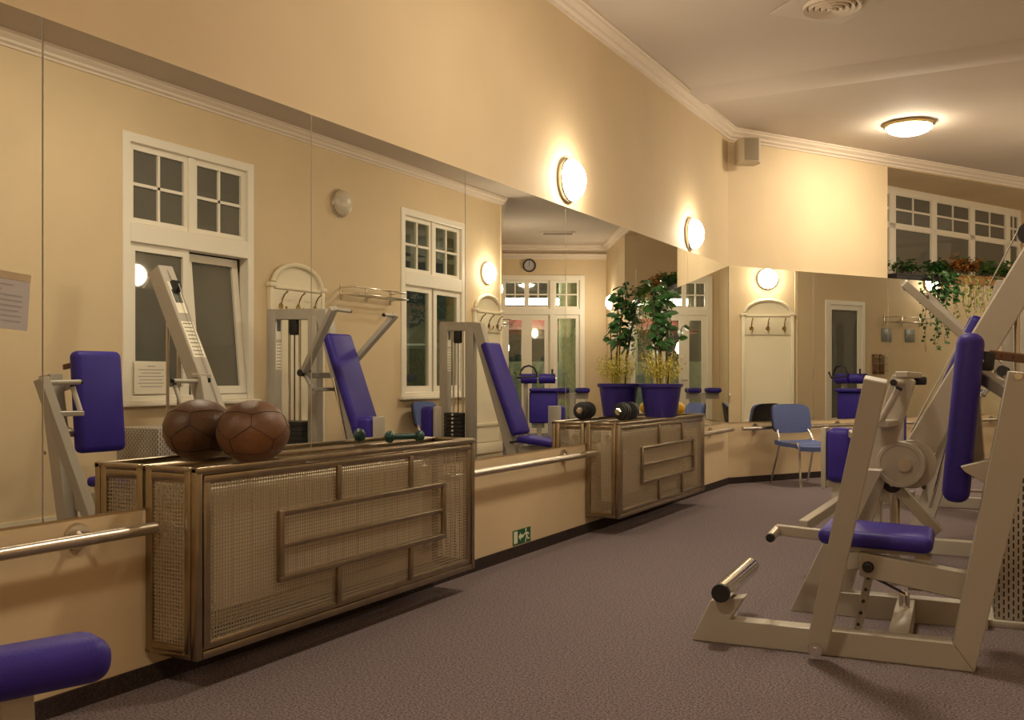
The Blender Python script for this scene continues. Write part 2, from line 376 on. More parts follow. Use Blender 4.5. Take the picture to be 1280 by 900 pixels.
bl = ['mirror panel on the end wall behind the blue chair, beside the corner', 'mirror panel on the end wall reflecting the narrow white window', 'mirror panel under the plant ledge where ivy trails down', 'mirror panel under the right part of the plant ledge, behind the machine mast',
      'mirror panel under the far end of the plant ledge', 'mirror panel on the pier past the plant ledge', 'mirror panel on the end wall nearest the glazed doors']
for k in range(7):
    a = .004+1.2345*k; m = MB(); m.b2((0, a+.0025, MB0), (.006, a+1.232, MT), .001, 1)
    o = m.build('mirror_panel', 'mirror'); seam(o, a+1.2345); place(o, P0, RB); tag(o, bl[k], 'mirror', 'mirror panels on the end wall')

# ================================================================== LAMPS
def wall_lamp(loc, rz, label, lit=True, r=.138):
    o = root('wall_lamp', loc, rz, label, 'lamp', 'round opal wall lamps')
    m = MB(); m.lathe([(0, 0), (r*.98, 0), (r*1.05, .008), (r*1.05, .028), (r*1.0, .036)], 40, axis=(1, 0, 0)); m.build('lamp_ring', 'chrome', o)
    m = MB(); m.lathe([(r*.99*math.cos(a), .034+.095*math.sin(a)) for a in [PI/2*i/9 for i in range(10)]], 40, axis=(1, 0, 0)); m.build('lamp_shade', 'lamp' if lit else 'deadlamp', o)
wall_lamp((0, 5.942, 2.436), 0, 'lit round wall lamp above the mirrors, nearest to the camera')
wall_lamp((0, 8.587, 2.418), 0, 'lit round wall lamp above the mirrors, nearer to the corner')
wall_lamp((XO, 11.14, 2.49), PI, 'lit round lamp above an arched hook board, seen in the mirrors')
wall_lamp((XO, 8.06, 2.93), PI, 'unlit round wall lamp beside the tall window, seen in the mirror', False, .14)
wall_lamp(ST(TW, 6.25, 2.58), RB+PI, 'lit lamp glaring at the tip of the machine arm below the plants')
wall_lamp(ST(0, 8.02, 2.50), RB, 'lit wall lamp beside the glazed doors, seen in the mirror')
def ceil_lamp(x, y, label):
    o = root('ceiling_lamp', (x, y, CEIL), 0, label, 'lamp', 'round opal ceiling lamps')
    m = MB(); m.lathe([(0, 0), (.225, 0), (.238, -.01), (.238, -.03), (.22, -.04)], 44); m.build('lamp_ring', 'brass', o)
    m = MB(); m.lathe([(.218*math.cos(a), -.036-.085*math.sin(a)) for a in [PI/2*i/9 for i in range(10)]], 44); m.build('lamp_shade', 'ceillamp', o)
ceil_lamp(1.67, 10.49, 'lit round ceiling lamp near the end wall')
ceil_lamp(1.75, 4.5, 'unseen ceiling lamp added as fill between camera and air vent')  # fill light for the room, fixture added out of view
ceil_lamp(1.75, -.3, 'unseen fill lamp added on the ceiling behind the camera')  # second fill fixture, added out of view
o = root('ceiling_vent', ST(1.1, 7.2, CEIL), RB, 'small slotted vent on the bay ceiling, seen in mirror', 'vent')
m = MB(); m.b2((-.3, -.12, -.02), (.3, .12, 0), .004); m.build('cover_plate', 'crown', o)
m = MB()
for k in range(5): m.b2((-.26, -.09+k*.042, -.026), (.26, -.072+k*.042, -.019))
m.build('slots', 'frame_dark', o)

# ================================================================== FITTINGS
# round air vent on its square plate
o = root('ceiling_vent', (1.573, 6.865, CEIL), AX+.35, 'round ringed air vent on a square ceiling plate', 'vent')
m = MB(); m.b2((-.3, -.3, -.018), (.3, .3, 0), .01); m.build('cover_plate', 'ceiling', o)
m = MB()
for r in (.195, .155, .115, .075, .035): m.lathe([(r, -.018), (r-.004, -.045-(.2-r)*.12), (r-.03, -.03-(.2-r)*.12), (r-.028, -.02)], 40)
m.build('ring_louvre', 'crown', o)
m = MB(); m.lathe([(0, -.0185), (.2, -.0185)], 40); m.build('dark_throat', 'frame_dark', o)
# loudspeaker in the corner
o = root('loudspeaker', ST(.17, .12, 3.29), RB-.45, 'beige corner loudspeaker hung under the crown moulding', 'speaker')
m = MB(); m.prism([(-.11, -.11), (-.11, .09), (.03, .12), (.10, .08), (.10, -.08), (.03, -.12)], 0, .25, (0, 0, 0), (1, 0, 0), (0, 1, 0), (0, 0, 1), .006); m.build('cabinet', 'speaker', o)
m = MB(); m.b2((.098, -.075, .02), (.108, .075, .235), .004); m.build('front_grille', 'grille', o)
m = MB(); m.b2((-.17, -.03, .08), (-.10, .03, .16), .004); m.build('bracket', 'frame_dark', o)
# handrails
def rail(p0, p1, nrm, brs, label, name='handrail'):
    p0, p1, nrm = V(p0), V(p1), V(nrm); d = (p1-p0).normalized()
    o = root(name, p0, 0, label, 'handrail', 'steel ballet rails under the mirrors')
    m = MB(); m.cyl((0, 0, 0), p1-p0, .021, n=18); m.build('rail_tube', 'steel', o)
    for b in brs:
        m = MB(); q = d*b; m.cyl(q-nrm*.083, q-nrm*.07, .045, n=24); m.tube([q-nrm*.075-V(0, 0, -.01), q-nrm*.03-V(0, 0, .012), q], .011, 10); m.build('rail_bracket', 'steel', o)
HZ = .572; HX = .085
rail((HX, .2, HZ), (HX, 2.385, HZ), (1, 0, 0), [.3, 1.93], 'steel handrail at far left ending at the near radiator cover')
rail((HX, 4.30, HZ), (HX, 6.228, HZ), (1, 0, 0), [.35, 1.58], 'steel handrail between the two mesh radiator covers')
rail((HX, 8.2, HZ), (HX, 9.72, HZ), (1, 0, 0), [.12, 1.0], 'short steel handrail between the far radiator cover and the corner')
q0, q1 = ST(HX, .12, HZ), ST(HX, 8.4, HZ); rail(q0, q1, BN, [.25, 1.5, 2.9, 4.3, 5.6], 'steel handrail along the end wall behind the blue chair')
# emergency exit sign
sg = root('exit_sign', (0, 5.292, .118), 0, 'small green emergency exit sign with running figure, above the skirting', 'sign')
SX = lambda: dict(o=(0, 0, 0), ex=(0, 1, 0), ey=(0, 0, 1), ez=(1, 0, 0))
m = MB(); m.b2((0, -.116, -.045), (.003, .116, .045)); m.build('sign_plate', 'signgreen', sg)
m = MB(); m.prism([(-.106, -.036), (-.058, -.036), (-.058, .038), (-.106, .038)], .003, .0036, **SX()); m.build('door_symbol', 'signwhite', sg)
m = MB(); m.prism([(-.045, 0), (-.018, .026), (-.018, .011), (.012, .011), (.012, -.011), (-.018, -.011), (-.018, -.026)], .003, .0036, **SX()); m.build('arrow_symbol', 'signwhite', sg)
m = MB()
m.prism([(.052+.0095*math.cos(2*PI*k/14), .033+.0095*math.sin(2*PI*k/14)) for k in range(14)], .003, .0036, **SX())
for pts in ([(.046, .022), (.068, .018), (.074, -.006), (.056, -.008)], [(.05, .02), (.03, .012), (.012, .0), (.018, -.006), (.034, .003), (.052, .01)], [(.068, .018), (.09, .012), (.094, -.004), (.087, -.004), (.083, .005), (.07, .008)],
            [(.056, -.006), (.068, -.006), (.058, -.02), (.052, -.042), (.042, -.042), (.047, -.02)], [(.06, -.006), (.074, -.006), (.08, -.02), (.102, -.02), (.102, -.029), (.074, -.029)]): m.prism(pts, .003, .0036, **SX())
m.build('running_figure', 'signwhite', sg)
# paper in a plastic sleeve taped to the mirror
o = root('notice_sheet', (.0065, 1.83, 1.325), 0, 'grey printed notice in a clear sleeve stuck on the leftmost mirror', 'notice')
o.rotation_euler = (math.radians(-4), 0, 0)
m = MB(); m.b2((0, -.13, -.07), (.0012, .125, .085)); m.build('paper', 'paper', o)
m = MB(); m.b2((0.0012, -.128, .085), (.002, .125, .108)); m.build('sleeve_edge', 'steel', o)
m = MB()
for k, (a, b) in enumerate([(-.0, .07), (-.08, .03), (-.02, .1), (.0, .1), (.01, .1), (-.01, .09), (.02, .1), (.0, .1)]): m.b2((.0012, a, .065-k*.016), (.0018, b, .070-k*.016))
m.build('printed_lines', 'print', o)
# ------------------------------------------------------------------ mesh radiator covers
def radiator_cover(y0, y1, label):
    D, z0, z1 = .268, .118, .789; L = y1-y0
    o = root('radiator_cover', (0, y0, 0), 0, label, 'radiator cover', 'mesh radiator covers on the long wall')
    f = .042
    def fr(name, pts, parent=o, mt='covermetal'):
        m = MB()
        for p, q in pts: m.b2(p, q, .006, 2)
        return m.build(name, mt, parent)
    fr('corner_post', [((D-.03, 0, z0), (D, .03, z1))]); fr('corner_post', [((D-.03, L-.03, z0), (D, L, z1))])
    fr('top_frame', [((D-.034, 0, z1-.024), (D+.004, L, z1)), ((.008, 0, z1-.024), (.034, L, z1)), ((.034, 0, z1-.024), (D-.034, .034, z1)), ((.034, L-.034, z1-.024), (D-.034, L, z1)),
                     ((.034, L*.36, z1-.054), (D-.034, L*.36+.02, z1-.034)), ((.034, L*.72, z1-.054), (D-.034, L*.72+.02, z1-.034)), ((.130, .03, z1-.055), (.150, L-.03, z1-.035))])
    fr('bottom_frame', [((D-.03, .03, z0), (D, L-.03, z0+.03)), ((.008, 0, z0), (.034, L, z0+.02)), ((.03, 0, z0), (D-.03, .03, z0+.03)), ((.03, L-.03, z0), (D-.03, L, z0+.03))])
    # front panel with its raised pattern of bars
    a, b, c, d = .036, L-.036, z0+.034, z1-.03
    fr('front_panel_frame', [((D-.022, a, c), (D-.002, a+.034, d)), ((D-.022, b-.034, c), (D-.002, b, d)), ((D-.022, a, c), (D-.002, b, c+.026)), ((D-.022, a, d-.03), (D-.002, b, d))])
    ya, yb = L*.218, L*.845; za, zb = c+.165, d-.165
    t = .026
    fr('trellis_bars', [((D-.012, ya, za), (D+.012, ya+t, zb)), ((D-.012, yb-t, za), (D+.012, yb, zb)), ((D-.012, ya, zb-t), (D+.012, yb, zb)), ((D-.012, ya, za), (D+.012, yb, za+t)),
                        ((D-.012, ya+t, (za+zb)/2-.011), (D+.008, yb-t, (za+zb)/2+.011)),
                        ((D-.012, L*.405, zb), (D+.008, L*.405+t, d-.02)), ((D-.012, L*.685, zb), (D+.008, L*.685+t, d-.02)), ((D-.012, L*.405, c+.01), (D+.008, L*.405+t, za)), ((D-.012, L*.685, c+.01), (D+.008, L*.685+t, za))])
    P = .0138; wr = .0040
    m = MB(); n = int((b-a)/P)
    for k in range(n+1): m.b2((D-.0125, a+k*P-wr/2, c), (D-.0110, a+k*P+wr/2, d))
    n = int((d-c)/P)
    for k in range(n+1): m.b2((D-.0125, a, c+k*P-wr/2), (D-.0110, b, c+k*P+wr/2))
    m.build('front_mesh', 'mesh', o, False)
    for ys in (0, L-.02):
        fr('side_panel_frame', [((.012, ys, c-.02), (.048, ys+.02, d+.02)), ((D-.064, ys, c-.02), (D-.03, ys+.02, d+.02)), ((.04, ys, c-.02), (D-.06, ys+.02, c+.014)), ((.04, ys, d-.024), (D-.06, ys+.02, d+.008))])
        m = MB(); n = int((D-.08)/P)
        for k in range(n+1): m.b2((.042+k*P-wr/2, ys+.009, c), (.042+k*P+wr/2, ys+.0105, d))
        n = int((d-c)/P)
        for k in range(n+1): m.b2((.04, ys+.009, c+k*P-wr/2), (D-.04, ys+.0105, c+k*P+wr/2))
        m.build('side_mesh', 'mesh', o, False)
    m = MB()
    for k in range(9): m.b2((.05+k*.024, .03, z0+.008), (.058+k*.024, L-.03, z0+.012))
    m.build('bottom_grille', 'covermetal', o, False)
    r = root('radiator', (0, y0+L*.07, 0), 0, 'cream panel radiator inside the '+('near' if y0 < 4 else 'far')+' mesh cover', 'radiator', 'radiators inside the covers')
    m = MB(); RL = L*.74
    m.b2((.165, 0, .25), (.185, RL, .70), .006)
    for k in range(int(RL/.05)): m.b2((.184, .02+k*.05, .28), (.19, .045+k*.05, .67), .002, 1)
    m.build('front_plate', 'radiator', r)
    m = MB(); m.b2((.08, 0.02, .25), (.10, RL-.02, .70), .006); m.build('rear_plate', 'radiator', r)
    m = MB(); m.b2((.075, -.012, .22), (.195, .0, .73), .004); ep = m.build('end_plate', 'radiator', r)
    for z in (.28, .67): m = MB(); m.cyl((.135, -.012, z), (.135, -.022, z), .024, n=20); m.cyl((.135, -.022, z), (.135, -.027, z), .014, n=6); m.build('end_plug', 'chrome', ep)
    for z in (.66, .29):
        m = MB(); m.cyl((.135, RL-.05, z), (.135, RL+.1, z), .014); vp = m.build('pipe', 'radiator', r)
        m = MB(); m.cyl((.135, RL+.1, z-.04), (.135, RL+.1, z+.04), .022); m.build('valve', 'chrome', vp)
    m = MB(); m.tube([(.135, RL+.1, .28), (.12, RL+.1, .24), (.004, RL+.1, .24)], .012); m.build('wall_pipe', 'radiator', r)
    for y in (.2, RL-.22):
        m = MB(); m.b2((.002, y, .45), (.166, y+.03, .49)); m.build('bracket', 'radiator', r)
    return o
radiator_cover(2.403, 4.279, 'near mesh radiator cover with the brown ball on top')
radiator_cover(6.235, 8.184, 'far mesh radiator cover with the blue plant pot on top')
# ------------------------------------------------------------------ things on the covers
TOP = .789
def medicine_ball():
    r, sz = .139, .875; c = V(.150, 2.80, TOP+.139*.875-.019)
    o = root('medicine_ball', (c.x, c.y, TOP), .4, 'brown stitched leather medicine ball on the near radiator cover', 'ball')
    m = MB(); m.ball((0, 0, c.z-TOP), r, 40, sz); m.build('leather_shell', 'leather', o)
    m = MB(); h = c.z-TOP
    def on(lat, lon): return V(r*1.003*math.cos(lat)*math.cos(lon), r*1.003*math.cos(lat)*math.sin(lon), h+r*1.003*sz*math.sin(lat))
    def arc(p, q, n=14):
        a, b = on(*p)-V(0, 0, h), on(*q)-V(0, 0, h); pts = []
        for i in range(n+1):
            v = a.lerp(b, i/n); v = V(v.x, v.y, v.z/sz).normalized()*r*1.0015; pts.append(V(v.x, v.y, v.z*sz+h))
        m.tube(pts, .0014, 5)
    top = [(.62, 2*PI*k/5) for k in range(5)]; bot = [(-.62, 2*PI*(k+.5)/5) for k in range(5)]; mid = [(.19 if k % 2 == 0 else -.19, PI*k/5) for k in range(10)]
    mid = [(.22 if k % 2 == 0 else -.22, PI*k/5) for k in range(10)]
    for k in range(5): arc(top[k], top[(k+1) % 5]); arc(bot[k], bot[(k+1) % 5]); arc(top[k], mid[2*k]); arc(bot[k], mid[2*k+1])
    for k in range(10): arc(mid[k], mid[(k+1) % 10])
    m.build('seam', 'seam', o)
medicine_ball()
o = root('hand_weight', (.140, 3.83, TOP+.028), .91, 'small dark green dumbbell lying on the near radiator cover', 'dumbbell')
m = MB(); m.cyl((-.07, 0, 0), (.07, 0, 0), .0145, n=16); m.build('grip', 'teal', o)
for sgn in (-1, 1):
    m = MB(); m.lathe([(0, .098), (.017, .096), (.026, .088), (.030, .076), (.029, .064), (.020, .055), (0, .053)], 8, axis=(sgn, 0, 0)); m.build('weight_head', 'teal', o, ang=50)
o = root('plate_dumbbell', (.172, 6.60, TOP+.066), PI/2-.12, 'black plate dumbbell with steel collars on the far radiator cover', 'dumbbell')
m = MB(); m.cyl((-.137, 0, 0), (.137, 0, 0), .013, n=14); m.build('bar', 'chrome', o)
for sgn in (-1, 1):
    for x, r in ((.052, .066), (.077, .064), (.100, .055)):
        if sgn > 0 and x > .08: continue
        m = MB(); m.lathe([(0, x-.010), (r*.8, x-.010), (r, x-.006), (r, x+.006), (r*.8, x+.010), (0, x+.010)], 28, axis=(sgn, 0, 0)); m.build('weight_plate', 'iron', o)
    m = MB(); m.lathe([(0, .112), (.028, .112), (.028, .126), (.017, .131), (.017, .142), (0, .142)], 6, axis=(sgn, 0, 0)); m.build('collar_nut', 'chrome', o, ang=20)
# pot with plants
pot = root('potted_plant', (.186, 7.30, TOP), 0, 'blue plastic pot with a tall dark-leaved plant and yellow sprigs, on the far cover', 'plant')
m = MB(); m.lathe([(0, 0), (.122, 0), (.126, .006), (.158, .232), (.172, .236), (.174, .262), (.166, .264), (.160, .240), (.152, .225), (0, .222)], 40); m.build('pot', 'potblue', pot)
m = MB(); m.lathe([(0, .232), (.155, .228)], 28); m.build('soil', 'soil', pot)
st, lf = MB(), MB(); rnd = random.Random(3)
for k, (ax_, ay_, tx, ty, hz) in enumerate(((.0, .0, -.02, .05, .86), (.03, .04, .0, .02, .80), (-.04, .03, -.08, .08, .70), (.02, -.05, -.10, .04, .82), (.05, .0, .08, .14, .50), (-.02, .06, -.09, .10, .76))):
    pts = [V(ax_, ay_, .22), V(ax_+tx*.2, ay_+ty*.15, .22+hz*.35), V(ax_+tx*.6, ay_+ty*.5, .22+hz*.7), V(ax_+tx, ay_+ty, .22+hz)]
    st.tube(pts, .008, 6, .004)
    for i in range(20 if k != 4 else 5):
        u = .42+.58*i/19 if k != 4 else .7+.3*i/4; j = u*3; a = min(2, int(j)); p = pts[a].lerp(pts[a+1], j-a)
        an = i*2.4+k; d = V(math.cos(an), math.sin(an), rnd.uniform(-.7, .45)); d.x = d.x if p.x+d.x*.13 > -.135 else abs(d.x)*.3
        lf.leaf(p, d, (rnd.uniform(.2, .9), -.9, .5), rnd.uniform(.08, .115), rnd.uniform(.045, .065))
st.build('stem', 'stem', pot); lf.build('foliage', 'leaf', pot, False, recalc=False)
sp = MB(); rnd = random.Random(5)
for k in range(70):
    a, r = rnd.uniform(0, 2*PI), rnd.uniform(0, .12); b = V(r*math.cos(a), r*math.sin(a), .225); hh = rnd.uniform(.14, .30)
    e = b+V(math.cos(a)*rnd.uniform(.02, .10), math.sin(a)*rnd.uniform(.02, .10), hh)
    e.x = max(e.x, -.125); mdl = b.lerp(e, .5)+V(0, 0, .03); sp.tube([b, mdl, e], .0018, 4)
    for i in range(9):
        u = .35+.65*i/8; p = b.lerp(e, u)+V(0, 0, .025*(1-u)); an = i*2.3+k; sp.leaf(p, (math.cos(an), math.sin(an), .7), (0, 0, 1), .032, .009)
lab(sp.build('sprigs', 'sprig', pot, False, recalc=False), 'yellow green feathery sprigs')
o = MB(); o.ball((0, 0, .052), .056, 28, .93); bo = o.build('toy_ball', 'yellow'); place(bo, (.150, 7.83, TOP)); tag(bo, 'small yellow ball beside the blue pot on the far cover', 'ball')

# ================================================================== RIGHT WALL FITTINGS (mirrored in the photo)
def hook_board(loc, rz, W, label):
    o = root('hook_board', loc, rz, label, 'coat rack', 'arched hook boards'); h = W/2   # local x out of wall, y along
    m = MB(); arch = [(h*.86*math.cos(PI*k/16), 1.98+h*.52*math.sin(PI*k/16)) for k in range(17)]
    m.prism([(h*.86, .25)]+arch+[(-h*.86, .25)], 0, .022, ex=(0, 1, 0), ey=(0, 0, 1), ez=(1, 0, 0)); m.build('back_panel', 'cream', o)
    m = MB()
    for s_ in (-1, 1): m.b2((0, s_*h-.05 if s_ > 0 else -h, .22), (.05, h if s_ > 0 else -h+.05, 1.98), .006); m.b2((0, s_*(h-.03)-.045, 1.97), (.065, s_*(h-.03)+.045, 2.01), .005)
    m.tube([(.035, (h*.88)*math.cos(PI*k/20), 1.99+h*.54*math.sin(PI*k/20)) for k in range(21)], .026, 8); m.build('moulded_frame', 'cream', o)
    m = MB(); m.b2((.02, -h+.05, 1.70), (.04, h-.05, 1.955), .004); m.b2((.02, -h+.05, 1.955), (.055, h-.05, 1.985), .004); m.build('hook_rail', 'cream', o)
    m = MB(); m.b2((.02, -h+.05, .46), (.045, h-.05, .50), .004); m.build('lower_rail', 'cream', o); m = MB(); m.b2((.0, -h, .10), (.05, h, .24), .006); m.build('plinth', 'cream', o)
    for k in (-1, 0, 1):
        m = MB(); y = k*h*.62
        m.cyl((.04, y, 1.79), (.046, y, 1.79), .03, n=16); m.tube([(.045, y, 1.76), (.075, y, 1.735), (.10, y, 1.745), (.108, y, 1.77)], .007, 8); m.ball((.108, y, 1.775), .012, 10)
        m.tube([(.045, y, 1.80), (.06, y, 1.86), (.085, y, 1.90), (.12, y, 1.925)], .007, 8); m.ball((.122, y, 1.926), .011, 10); m.build('coat_hook', 'brass', o)
hook_board((XO, 7.37, 0), PI, .80, 'arched cream hook board half hidden by a weight machine, seen in mirror')
hook_board((XO, 11.14, 0), PI, .74, 'arched cream hook board with a lit lamp above it, seen in mirrors')
def wire_shelf(loc, rz, L, label):
    o = root('hat_rack', loc, rz, label, 'rack', 'wire hat racks'); m = MB()
    for z, d in ((0, .24), (.075, .20)): m.tube([(.01, -L/2, z), (d, -L/2, z), (d+.02, -L/2+.03, z), (d+.02, L/2-.03, z), (d, L/2, z), (.01, L/2, z)], .008, 8)
    for x in (.06, .12, .18): m.tube([(x, -L/2, .0), (x, L/2, .0)], .006, 6)
    m.build('wire_shelf', 'chrome', o)
    for y in (-L*.48, 0, L*.48):
        m = MB(); m.b2((0, y-.012, -.05), (.012, y+.012, .12), .003); m.bar((.01, y, .0), (.24, y, .0), .01, .014); m.build('bracket', 'chrome', o)
wire_shelf((XO, 8.52, 1.97), PI, .92, 'chrome wire hat rack between hook board and tall window, seen in mirror')
wire_shelf(ST(TW, 5.6, 1.93), RB+PI, .86, 'chrome wire rack on the bay wall beside the ivy, seen in the end mirror')
for s_, lb in ((5.24, 'left'), (5.78, 'right')):
    o = MB(); o.b2((0, -.11, 0), (.012, .11, .20), .003); b = o.build('wall_panel', 'greypanel'); place(b, ST(TW, s_, 1.64), RB+PI); tag(b, f'{lb} of two small grey square panels under the wire rack, seen in mirror', 'panel')
o = root('small_rack', ST(TW-.003, 5.05, 1.15), RB+PI, 'small brown wooden double rack on the wall, seen in the end mirror', 'rack')
for y in (-.075, .075):
    m = MB(); m.b2((0, y-.05, 0), (.025, y+.05, .30), .004); m.build('back_board', 'wood', o)
    for z in (.05, .15, .25): m = MB(); m.tube([(.02, y-.06, z), (.08, y-.06, z), (.08, y+.06, z), (.02, y+.06, z)], .006, 6); m.build('wire_loop', 'brass', o)
o = root('wall_clock', ST(1.50, SD, 3.275), RB, 'round black rimmed clock above the glazed doors, seen in mirror', 'clock')
m = MB(); m.lathe([(.10, 0), (.118, .0), (.13, .015), (.125, .035), (.105, .04), (.10, .02)], 36, axis=(0, -1, 0)); m.build('clock_rim', 'black', o)
m = MB(); m.lathe([(0, .018), (.104, .018)], 36, axis=(0, -1, 0)); m.build('clock_face', 'paper', o)
m = MB(); m.bar((0, -.022, 0), (.0, -.022, .075), .008, .003); m.bar((0, -.022, 0), (.045, -.022, -.035), .010, .003)
for k in range(12): a = PI*k/6; m.bar((.08*math.sin(a), -.02, .08*math.cos(a)), (.095*math.sin(a), -.02, .095*math.cos(a)), .006, .003)
m.build('clock_hands', 'black', o)
# notice on window one
o = root('notice_sheet', (XO-.004, 5.60, .965), 0, 'pale printed notice standing against the tilted window pane, seen in mirror', 'notice')
m = MB(); m.b2((0, -.17, 0), (.004, .17, .27)); m.build('paper', 'label', o)
m = MB()
for k, a in enumerate((.04, .13, .10, .13, .12, .13, .11)): m.b2((-.001, -a, .225-k*.028), (0, a, .232-k*.028))
m.build('printed_lines', 'print', o)

# ================================================================== CHAIRS
def chair(loc, rz, label):
    """local +x forward"""
    o = root('visitor_chair', loc, rz, label, 'chair', 'blue visitor chairs with chrome legs')
    m = MB()
    n = 8; W, Dp = .47, .43; vs = []; fs = []
    # seat: a shaped slab with rounded front
    def top(u, v): return V(-.20+Dp*u, (v-.5)*W*(1-.06*u), .452-.018*math.sin(PI*u)+(-.045*(max(0, u-.6)/.4)**2)-.01*math.sin(PI*v))
    for th in (0, -.044):
        for i in range(n+1):
            for j in range(n+1): vs.append(top(i/n, j/n)+V(0, 0, th))
    N = (n+1)**2; idx = lambda i, j, l=0: l*N+i*(n+1)+j
    for i in range(n):
        for j in range(n): fs += [(idx(i, j), idx(i+1, j), idx(i+1, j+1), idx(i, j+1)), (idx(i, j, 1), idx(i, j+1, 1), idx(i+1, j+1, 1), idx(i+1, j, 1))]
    for k in range(n): fs += [(idx(k, 0), idx(k, 0, 1), idx(k+1, 0, 1), idx(k+1, 0)), (idx(k, n), idx(k+1, n), idx(k+1, n, 1), idx(k, n, 1)), (idx(0, k), idx(0, k+1), idx(0, k+1, 1), idx(0, k, 1)), (idx(n, k), idx(n, k, 1), idx(n, k+1, 1), idx(n, k+1))]
    m.geo(vs, fs); m.build('seat', 'chairblue', o, ang=60)
    def back(name, mt, off, th, k):
        m = MB(); pts = []; W2, z0, z1 = .23*k, .52, .82
        for a in range(32):
            t = 2*PI*a/32; ca, sa = math.cos(t), math.sin(t); e = .42
            y = W2*math.copysign(abs(ca)**e, ca); z = (z0+z1)/2+(z1-z0)/2*k*math.copysign(abs(sa)**e, sa); pts.append((y, z))
        def P(y, z, d): return V(-.215-(z-.5)*.17+.55*y*y+d, y, z)
        vs = [P(y, z, off) for y, z in pts]+[P(y, z, off-th) for y, z in pts]+[P(0, .67, off+.006), P(0, .67, off-th-.006)]
        n = 32; fs = [(i, (i+1) % n, n+(i+1) % n, n+i) for i in range(n)]+[(i, (i+1) % n, 64) for i in range(n)]+[(n+(i+1) % n, n+i, 65) for i in range(n)]
        m.geo(vs, fs); m.build(name, mt, o, ang=50)
    back('backrest', 'chairblue', .0, .03, 1.0); back('back_shell', 'black', -.030, .016, 1.01)
    for s in (-1, 1):
        y = .215*s
        m = MB(); m.tube([(.235, y*1.08, 0), (.19, y, .40), (.16, y, .435), (-.14, y, .425)], .0115, 10); m.build('front_leg', 'chrome', o)
        m = MB(); m.tube([(-.27, y*1.08, 0), (-.14, y, .40), (-.165, y*.98, .47), (-.235, y*.85, .60)], .0115, 10); m.build('rear_leg', 'chrome', o)
    m = MB(); m.tube([(-.14, -.21, .405), (-.14, .21, .405)], .01, 8); m.tube([(.16, -.21, .415), (.16, .21, .415)], .01, 8); m.build('seat_bar', 'chrome', o)
chair((.712, 10.178, 0), -.72, 'blue fabric chair with chrome legs standing against the end wall')
chair((3.26, 9.45, 0), PI, 'blue chair below the tall window, seen in the mirror behind the green dumbbell')

# ================================================================== PLANTS ON THE LEDGE
def trough(t, s, L, label, mt, h=.11):
    o = root('planter_box', ST(t, s, MT), RB, label, 'planter'); m = MB()
    m.b2((-.085, -L/2, 0), (.085, -L/2+.012, h), .004); m.b2((-.085, L/2-.012, 0), (.085, L/2, h), .004); m.b2((.073, -L/2, 0), (.085, L/2, h), .004); m.b2((-.085, -L/2, 0), (-.073, L/2, h), .004); m.b2((-.085, -L/2, 0), (.085, L/2, .012))
    m.b2((.085, -L/2, h-.022), (.093, L/2, h), .003); m.build('box', mt, o); s_ = MB(); s_.b2((-.073, -L/2+.012, .012), (.073, L/2-.012, h-.02)); s_.build('soil', 'soil', o); return o
def bush(o, seed, L, h, n, mt, lsize, base=.09, wx=.13, name='foliage', droop=.0):
    r = random.Random(seed); st, lf = MB(), MB()
    for k in range(n):
        b = V(r.uniform(-.05, .05), r.uniform(-L/2, L/2), base); e = b+V(r.uniform(-wx, wx), r.uniform(-.14, .14), r.uniform(.3, 1)*h-droop*r.random())
        mid = b.lerp(e, .5)+V(0, 0, .03); st.tube([b, mid, e], .003, 4, .0015)
        for i in range(9):
            u = .25+.75*i/8; p = b.lerp(mid, u*2) if u < .5 else mid.lerp(e, u*2-1); a = r.uniform(0, 2*PI)
            lf.leaf(p, (math.cos(a), math.sin(a), r.uniform(-.5, .6)), (0, 0, 1), lsize*r.uniform(.7, 1.3), lsize*r.uniform(.5, .85))
    st.build('stem', 'stem', o); lf.build(name, mt, o, False, recalc=False)
def vine(o, seed, starts, length, mt, lsize, gap, spread=.10, name='trailing_vine'):
    r = random.Random(seed); st, lf = MB(), MB()
    for y in starts:
        L = length*r.uniform(.6, 1.05); p = V(.03, y, .10); pts = [p, V(.125, y+r.uniform(-.03, .03), .115)]; q = V(.155, pts[-1].y, .05)
        while q.z > .05-L:
            pts.append(q.copy()); q += V(r.uniform(-.004, .006), r.uniform(-spread, spread)*.25, -.05); q.x = min(max(q.x, .15), .20)
        st.tube(pts, .0022, 4)
        for i in range(1, len(pts)):
            for _ in range(gap):
                c = pts[i-1].lerp(pts[i], r.random()); a = r.uniform(-1.3, 1.3); lf.leaf(c, (math.cos(a)*.5+.25, math.sin(a), r.uniform(-.8, .1)), (1, 0, .3), lsize*r.uniform(.6, 1.2), lsize*r.uniform(.6, .95))
    st.build('vine_stem', 'stem', o); lf.build(name, mt, o, False, recalc=False)
o = trough(-.14, 3.0, .58, 'dark ivy trough at the left end of the plant ledge, small rusty leaves', 'black', .08); bush(o, 11, .5, .17, 20, 'leaf', .06)
o = trough(-.10, 3.53, .42, 'planter of dark green leaves hanging over the ledge edge above the lamp glare', 'black', .10); bush(o, 12, .38, .2, 24, 'leaf', .075); vine(o, 13, [-.12, -.04, .04, .1, -.08, .0], .38, 'leaf', .075, 2)
lab(o, 'planter of dark green leaves spilling over the ledge in front of the lamp glare')
vine(o, 14, [-.42, -.3, -.2, -.12, -.05, .1], .95, 'leaf', .055, 1, .16, 'long_ivy')
o = trough(-.12, 4.08, .62, 'amber planter of autumn leaves in the middle of the plant ledge', 'terracotta', .12); bush(o, 15, .56, .2, 26, 'rust', .07, .15); bush(o, 16, .5, .22, 14, 'leaf2', .06, .15)
